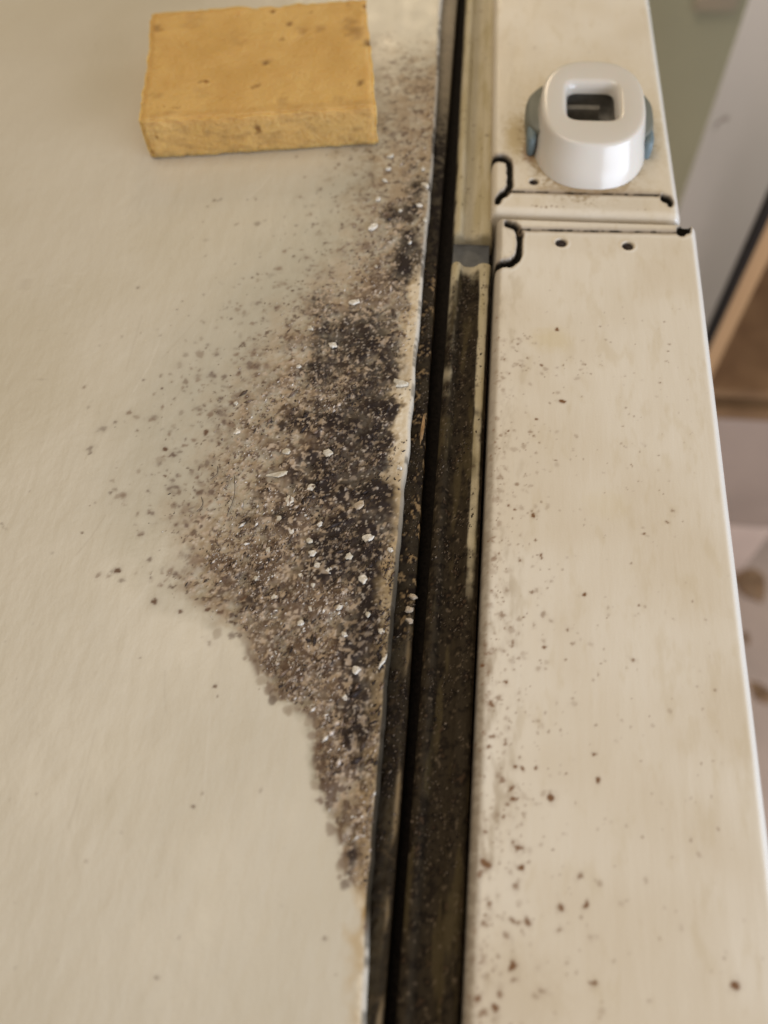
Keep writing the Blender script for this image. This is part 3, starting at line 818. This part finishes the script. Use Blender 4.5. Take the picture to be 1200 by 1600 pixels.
def flake(pos, w, l, mat, label, group=None, z=0.15, th=.5, ang=None, name='paint_flake', cat='flake'):
    r = random.Random(hash((round(pos[0] * 10), round(pos[1] * 10))) & 0xffff)
    n = 11
    ang = r.uniform(0, 3.1) if ang is None else ang
    c, s = math.cos(ang), math.sin(ang)
    ring = []
    for i in range(n):
        t = 2 * math.pi * i / n + r.uniform(-.15, .15)
        k = r.uniform(.62, 1.08)
        x, y = w / 2 * k * math.cos(t), l / 2 * k * math.sin(t)
        ring.append((x * c - y * s, x * s + y * c))
    tx, ty = r.uniform(-.15, .15), r.uniform(-.2, .05)
    vs = []
    for sc, h in ((1, 0), (1.03, th * .5), (.8, th), (.35, th * 1.12)):
        for x, y in ring: vs.append((x * sc, y * sc, max(0, h + x * tx + y * ty + r.uniform(-.06, .06) * (h > 0)) if h else 0))
    fs = [tuple(range(3 * n, 4 * n))]
    for k in range(3): fs += [(k * n + i, k * n + (i + 1) % n, (k + 1) * n + (i + 1) % n, (k + 1) * n + i) for i in range(n)]
    o = mesh_obj(name, vs, fs, mat, None, False)
    o.location = (pos[0] * MM, pos[1] * MM, z * MM)
    return tag(o, label, cat, group)


G = 'white flakes scattered in the mould'
flake((-31.8, 220.8), 2.6, 4.6, CHALK, 'white pointed flake in the narrow dirt strip below the foam block', G, ang=-.5)
flake((-34.6, 186.3), 4.6, 2.6, CHALK, 'elongated white flake lying slanted at the upper edge of the black mould', G, ang=.3)
flake((-44.5, 112.0), 2.6, 3.6, CHALK, 'bright white upright flake beside a black pit on the left of the mould', G, ang=0)
flake((-21.2, 101.9), 3.9, 2.8, CHALK, 'largest pale flake in the middle of the mould, wide and angular', G, ang=.3)
flake((-21.5, 89.8), 2.6, 3.4, CHALK, 'rounded white flake just below the largest flake', G)
flake((-14.1, 67.7), 1.2, 4.4, CHALK, 'thin white sliver standing beside the seam near the lower mould', G, ang=-.45)
flake((-20.5, 65.0), 2.8, 2.4, CHALK, 'pale round flake left of the thin white sliver', G)
flake((-35.6, 128.4), 2.8, 3.0, PALE, 'dull round flake just left of the darkest mould', G)
flake((-48.9, 120.3), 7.5, 2.0, PALE, 'long low pale streak of flaked paint at the left of the mould', G, ang=.15, th=.25)
flake((-63.6, 134.1), 3.2, 2.8, CHALK, 'soft white flake out on the pale speckled paint', G, th=.25)
flake((-24.9, 112.0), 3.6, 2.8, TAN, 'tan flake above the largest pale flake', G)
flake((-16.9, 154.7), 3.4, 5.0, PALE, 'cream lump of flaked paint on the bared cabinet edge', G, th=.8)
flake((-15.6, 242.3), 2.2, 4.2, CHALK, 'bright white chip right beside the seam, below the foam block', G)
GL = 'small pale flake among the crumbs of the mould patch'
ANCH = [((-31.8, 220.8), 'the pointed white flake'), ((-34.6, 186.3), 'the slanted elongated flake'), ((-44.5, 112.0), 'the bright upright flake'), ((-21.2, 101.9), 'the wide angular flake'), ((-14.1, 67.7), 'the thin white sliver'), ((-20.5, 65.0), 'the pale flake left of the sliver'), ((-35.6, 128.4), 'the dull round flake'), ((-48.9, 120.3), 'the long pale streak'), ((-63.6, 134.1), 'the soft white flake'), ((-16.9, 154.7), 'the cream lump on the edge'), ((-15.6, 242.3), 'the bright chip beside the seam')]
USED = {}


def small_label(p):
    best = min(ANCH, key=lambda a: math.hypot(p[0] - a[0][0], p[1] - a[0][1]))
    dx, dy = p[0] - best[0][0], p[1] - best[0][1]
    side = ('right' if dx > 0 else 'left') if abs(dx) > 2.2 * abs(dy) else ('above' if dy > 0 else 'below') if abs(dy) > 2.2 * abs(dx) else ('upper right' if dx > 0 and dy > 0 else 'lower right' if dx > 0 else 'upper left' if dy > 0 else 'lower left')
    where = {'right': 'right of', 'left': 'left of', 'above': 'above', 'below': 'below'}.get(side, 'to the ' + side + ' of')
    k = (where, best[1]); USED.setdefault(k, []).append(p); return k


SMALL = []
for px, w in [((-16.9, 231.9), 2.2), ((-17.1, 250.6), 1.9), ((-29.1, 257.0), 2.4), ((-29.2, 250.1), 2.1), ((-30.0, 244.0), 2.0), ((-31.4, 234.4), 2.3), ((-14.4, 224.8), 1.6), ((-18.8, 213.9), 1.5), ((-23.3, 229.0), 1.6), ((-33.8, 92.8), 2.0), ((-30.6, 91.6), 2.2), ((-35.8, 96.3), 2.1),
              ((-46.1, 106.0), 2.4), ((-42.3, 102.5), 2.0), ((-37.2, 100.1), 1.9), ((-38.8, 116.6), 2.6), ((-44.0, 82.8), 1.9), ((-33.7, 80.3), 2.3), ((-36.1, 76.2), 1.8), ((-34.6, 87.4), 2.1),
              ((-15.2, 75.6), 1.9), ((-24.6, 74.0), 1.8), ((-65.4, 144.2), 1.5), ((-28.9, 202.1), 1.8), ((-47.1, 174.6), 2.0), ((-39.0, 168.3), 2.6), ((-48.7, 159.1), 1.6), ((-25.9, 96.1), 2.2),
              ((-47.8, 128.0), 2.6), ((-14.8, 125.0), 1.7), ((-34.9, 105.2), 1.6), ((-38.0, 89.5), 1.6), ((-47.8, 96.4), 1.7), ((-49.8, 87.7), 1.6), ((-26.7, 81.2), 1.7), ((-19.1, 80.0), 1.7), ((-22.4, 57.8), 1.6), ((-15.0, 98.8), 1.6)]:
    SMALL.append((flake(px, w * .95, w * 1.15, random.choice([CHALK, CHALK, PALE]), GL, G), px, small_label(px)))
for key, plist in USED.items():
    a = [c for c, t in ANCH if t == key[1]][0]
    plist.sort(key=lambda p: math.hypot(p[0] - a[0], p[1] - a[1]))
    for o, p, k in SMALL:
        if k == key:
            i = plist.index(p)
            pre = 'small pale flake ' if len(plist) == 1 else ['nearest small flake ', 'second nearest small flake ', 'third nearest small flake ', 'fourth nearest small flake ', 'fifth nearest small flake '][i]
            o['label'] = pre + key[0] + ' ' + key[1]
flake((-8.1, 87.7), 2.6, 2.0, TAN, 'tan crumb lodged in the black seam, topmost of three', 'crumbs in the seam', -4.6, .9)
flake((-8.9, 84.0), 2.6, 2.0, TAN, 'tan crumb lodged in the black seam, middle one of three', 'crumbs in the seam', -4.6, .9)
flake((-8.5, 80.9), 1.6, 2.4, TAN, 'tan crumb lodged in the black seam, lowest of three', 'crumbs in the seam', -4.6, .9)
RUSTF = simple_mat('orange_flake', (0.30, 0.175, 0.075), .6, .4, 700, .5)
flake((-9.5, 141.2), 1.3, 11.0, RUSTF, 'narrow orange brown paint splinter stuck in the black seam', None, -4.4, .5, ang=-.03, name='paint_splinter', cat='splinter')


# ------------------------------------------------------------------ crumbs: thousands of grains
def grains(name, pts, sizes, colors, label, zs):
    """irregular 8-sided grains, joined, coloured one by one"""
    base = np.array([(1, 0, 0), (-1, 0, 0), (0, 1, 0), (0, -1, 0), (0, 0, 1), (0, 0, -.6)], float)
    tri = np.array([(0, 2, 4), (2, 1, 4), (1, 3, 4), (3, 0, 4), (2, 0, 5), (1, 2, 5), (3, 1, 5), (0, 3, 5)])
    n = len(pts)
    v = np.repeat(base[None], n, 0) * (1 + rng.uniform(-.35, .35, (n, 6, 3)))
    v[:, :, 0] *= rng.uniform(.4, .9, (n, 1)); v[:, :, 1] *= rng.uniform(.8, 2.6, (n, 1)); v[:, :, 2] *= rng.uniform(.5, .95, (n, 1))
    ang = rng.normal(-.5, .35, n); c, s = np.cos(ang)[:, None], np.sin(ang)[:, None]
    x = v[:, :, 0] * c - v[:, :, 1] * s; y = v[:, :, 0] * s + v[:, :, 1] * c
    v[:, :, 0], v[:, :, 1] = x, y
    v *= sizes[:, None, None]
    v[:, :, 0] += pts[:, 0, None]; v[:, :, 1] += pts[:, 1, None]; v[:, :, 2] += zs[:, None]
    f = (tri[None] + (np.arange(n) * 6)[:, None, None]).reshape(-1, 3)
    me = bpy.data.meshes.new(name)
    co = (v.reshape(-1, 3) * MM).astype(np.float32)
    me.vertices.add(len(co)); me.vertices.foreach_set('co', co.ravel())
    me.loops.add(f.size); me.loops.foreach_set('vertex_index', f.ravel().astype(np.int32))
    me.polygons.add(len(f)); me.polygons.foreach_set('loop_start', np.arange(0, f.size, 3, dtype=np.int32))
    me.update(calc_edges=True)
    at = me.color_attributes.new('grime', 'FLOAT_COLOR', 'POINT')
    a = np.ones((n, 6, 4), np.float32); a[:, :, :3] = colors[:, None, :]; a[:, :, 3] = .33
    at.data.foreach_set('color', a.ravel())
    me.materials.append(GRIT)
    o = bpy.data.objects.new(name, me); COL.objects.link(o)
    return tag(o, label, 'grit', None, 'stuff')


GRIT = grime_mat('grit', .6, .3)
pal = np.array([(0.045, 0.034, 0.030), (0.085, 0.058, 0.042), (0.17, 0.115, 0.08), (0.30, 0.22, 0.155), (0.42, 0.33, 0.25), (0.55, 0.46, 0.38), (0.66, 0.60, 0.52)])
ii = rng.integers(0, len(u), 400000); jj = rng.integers(0, len(yv), 400000)
d, co_ = D[ii, jj], CORE[ii, jj]
keep = (rng.random(400000) < (d ** 2.6) * .38 * smooth(.30, .65, fbm(X[ii, jj], Y[ii, jj], 7, 4, 77, .6))) & (U[ii, jj] < -.7) & (U[ii, jj] > -111) & (Y[ii, jj] > 8) & (Y[ii, jj] < 345)
ii, jj, d, co_ = ii[keep][:26000], jj[keep][:26000], d[keep][:26000], co_[keep][:26000]
n = len(ii)
pts = np.stack([X[ii, jj] + rng.uniform(-.2, .2, n), Y[ii, jj] + rng.uniform(-.3, .3, n)], 1)
rs = rng.random(n)
darkp = smooth(.15, .6, co_)
w0 = .5 + rs * 6.0 * (1 - .45 * darkp) - 1.5 * darkp
w0 = w0 + (fbm(pts[:, 0], pts[:, 1], 3.5, 3, 207) - .5) * 7
w0 = np.clip(w0, 0, 6.99).astype(int)
w0 = np.where((rng.random(n) < .15), np.clip(w0, 2, 4), w0)
sizes = rng.lognormal(math.log(.185), .50, n).clip(.09, .95) * (.75 + .35 * d)
cols = pal[w0] * rng.uniform(.8, 1.2, (n, 1))
zz = Z[ii, jj] + sizes * .25
grains('mould_grit', pts, sizes, cols, 'crust of fine black, brown and tan grit covering the mould patch', zz)
# grit in the seam and on the lower gasket
n = 3400
yy_ = rng.uniform(20, 205, n); which = rng.random(n)
xx_ = np.where(which < .35, rng.uniform(-12, -7.2, n) - np.interp(yy_, [50, 200], [0, 2.0]), rng.uniform(-4, 7.2, n))
zz = np.where(which < .35, -4.7, np.interp(xx_ + 4.4, [0, .7, 2.2, 3.5, 5, 6.2, 7.4, 9.2, 11], [-5.2, -4.2, -3.7, -4.9, -5.9, -6, -5.8, -4.4, -4])) + .15
kp = fbm(xx_, yy_, 7, 3, 87) > .42
xx_, yy_, zz = xx_[kp], yy_[kp], zz[kp]; n = len(xx_)
cols = pal[rng.integers(0, 5, n)] * .45
grains('seam_grit', np.stack([xx_, yy_], 1), rng.lognormal(math.log(.17), .35, n), cols, 'dark greasy grit lying in the door seam and on the gasket', zz)

# a few hairs lying on the paint
HAIR = simple_mat('dark_hair', (0.05, 0.035, 0.025), .4, .2, 300, 0)


def hair(p, q, label):
    cu = bpy.data.curves.new('hair_path', 'CURVE'); cu.dimensions = '3D'; cu.bevel_depth = .09 * MM; cu.bevel_resolution = 1
    sp = cu.splines.new('BEZIER'); sp.bezier_points.add(2)
    mid = ((p[0] + q[0]) / 2 + 1.0, (p[1] + q[1]) / 2)
    for bp, c in zip(sp.bezier_points, (p, mid, q)):
        bp.co = (c[0] * MM, c[1] * MM, .55 * MM); bp.handle_left_type = bp.handle_right_type = 'AUTO'
    cu.materials.append(HAIR)
    t = bpy.data.objects.new('hair_path', cu); COL.objects.link(t)
    me = bpy.data.meshes.new_from_object(t.evaluated_get(bpy.context.evaluated_depsgraph_get()))
    bpy.data.objects.remove(t)
    o = bpy.data.objects.new('hair', me); COL.objects.link(o)
    return tag(o, label, 'hair')


hair((-61.2, 118.8), (-61.0, 105.7), 'longest thin dark hair lying on the speckled paint left of the mould')
hair((-66.7, 121.6), (-67.9, 117.1), 'short dark hair left of the longest hair')
hair((-69.3, 111.3), (-69.6, 106.5), 'short dark hair below and left of the longest hair')

# ------------------------------------------------------------------ the room behind
def plain(name, x0, x1, y0, y1, z0, z1, mat, kind='structure'):
    o = box(name, x0, x1, y0, y1, z0, z1, mat)
    if kind: o['kind'] = kind
    return o


GREEN = simple_mat('olive_green_wall_paint', (0.255, 0.235, 0.145), .7, .10, 3, .05)
GREY = simple_mat('mauve_grey_wall_paint', (0.385, 0.362, 0.35), .6, .06, 4, .05)
FLOORM = simple_mat('beige_lino', (0.38, 0.28, 0.215), .5, .12, 12, .05)
plain('green_wall', -600, 900, 1202, 1250, -850, 1700, GREEN)
plain('floor', -900, 900, -700, 1400, -900, -850, FLOORM)


def wood_mat(name, c1, c2):
    m, nt, b = new_mat(name)
    n = add_noise(nt, 30, 4, stretch=(1, 1, .12))
    r = nt.nodes.new('ShaderNodeValToRGB')
    r.color_ramp.elements[0].position = .35; r.color_ramp.elements[1].position = .65
    r.color_ramp.elements[0].color = c1 + (1,); r.color_ramp.elements[1].color = c2 + (1,)
    nt.links.new(n.outputs[0], r.inputs[0]); nt.links.new(r.outputs[0], b.inputs['Base Color'])
    b.inputs['Roughness'].default_value = .5
    add_bump(nt, b, n.outputs[0], .1, .001)
    return m


W1 = wood_mat('light_wood', (0.34, 0.19, 0.085), (0.43, 0.25, 0.12))
W2 = wood_mat('brown_wood', (0.16, 0.082, 0.034), (0.22, 0.12, 0.052))
BLK = simple_mat('shadow_gap_black', (0.022, 0.017, 0.014), .8, .2, 20, 0, spec=.1)
LID = simple_mat('grey_beige_board', (0.33, 0.24, 0.185), .6, .08, 10, .05)
PINK = simple_mat('pinkish_board', (0.60, 0.45, 0.36), .6, .08, 10, .05)
cab = tag(empty('wooden_cabinet', (.32, .6, -.85)), 'brown wooden cabinet with a mauve grey side, blurred beyond the far door', 'cabinet')


def cpart(name, *a, bevel=0):
    o = box(name, *a, bevel)
    o.parent = cab; o.location = (-.32, -.6, .85)
    return o


cpart('side_board', 229, 243, 528, 715, -850, -160, W1)
cpart('shadow_gap_strip', 221.5, 228.8, 527, 534, -850, -152, BLK)  # near-black strip standing in for the shadow gap beside the side board
sp_ = cpart('side_panel', 221, 228.8, 534.2, 731, -850, -150, GREY)
sp_['label'] = 'mauve grey painted side of the cabinet'
cpart('back_board', 243, 406, 700, 712, -850, -182, W2)
cpart('top_board', 243, 406, 528, 699, -196, -182, W2)
cpart('shelf', 243, 406, 532, 699, -482, -470, W2)
cpart('shelf', 243, 406, 530, 699, -515, -500, W2)
cpart('front_panel', 243, 406, 530, 545, -738, -516, LID)
cpart('plinth', 243, 406, 528, 545, -850, -739, PINK)
SC = simple_mat('brown_scrap', (0.20, 0.115, 0.055), .7, .3, 60, .2)
for (sx, sy), w, l, a, lab in [((414, 505), 50, 62, 0, 'rounded brown scrap on the floor against the cabinet foot'),
                               ((398, 425), 10, 22, .2, 'tiny dark scrap on the beige floor beside the door edge'),
                               ((409, 352), 24, 44, .7, 'oblong brown scrap on the beige floor, nearest one')]:
    o = flake((sx, sy), w, l, SC, lab, 'brown scraps on the floor', -850, 4, a, 'floor_scrap', 'scrap')
card = tag(box('wall_card', 292, 348, 1197, 1201.5, -482, -330, simple_mat('cream_card', (0.26, 0.21, 0.14), .6, .05, 10, 0), .5), 'cream rectangular plate on the green wall at the top right', 'wall plate')
# scuff on the grey wall
SCF = simple_mat('scuff', (0.19, 0.165, 0.145), .8, .2, 60, 0)

sv = []; N = 18
path = [(706, -307), (700, -299), (690, -287), (676, -277)]
for i in range(N):
    t = i / (N - 1) * 3; k = min(2, int(t)); f = t - k
    p = [path[k][j] * (1 - f) + path[k + 1][j] * f for j in range(2)]
    wd_ = 2.2 + 1.2 * math.sin(i * 1.7) + (2.5 if i < 5 else 0)
    sv += [(220.95, p[0], p[1] + wd_), (220.7, p[0], p[1]), (220.95, p[0], p[1] - wd_)]
sf = [(3 * i + j, 3 * i + j + 1, 3 * i + j + 4, 3 * i + j + 3) for i in range(N - 1) for j in range(2)]
sc_ = mesh_obj('scuff_mark', sv, sf, SCF, None)
sc_.parent = sp_; sc_.location = (0, 0, 0)
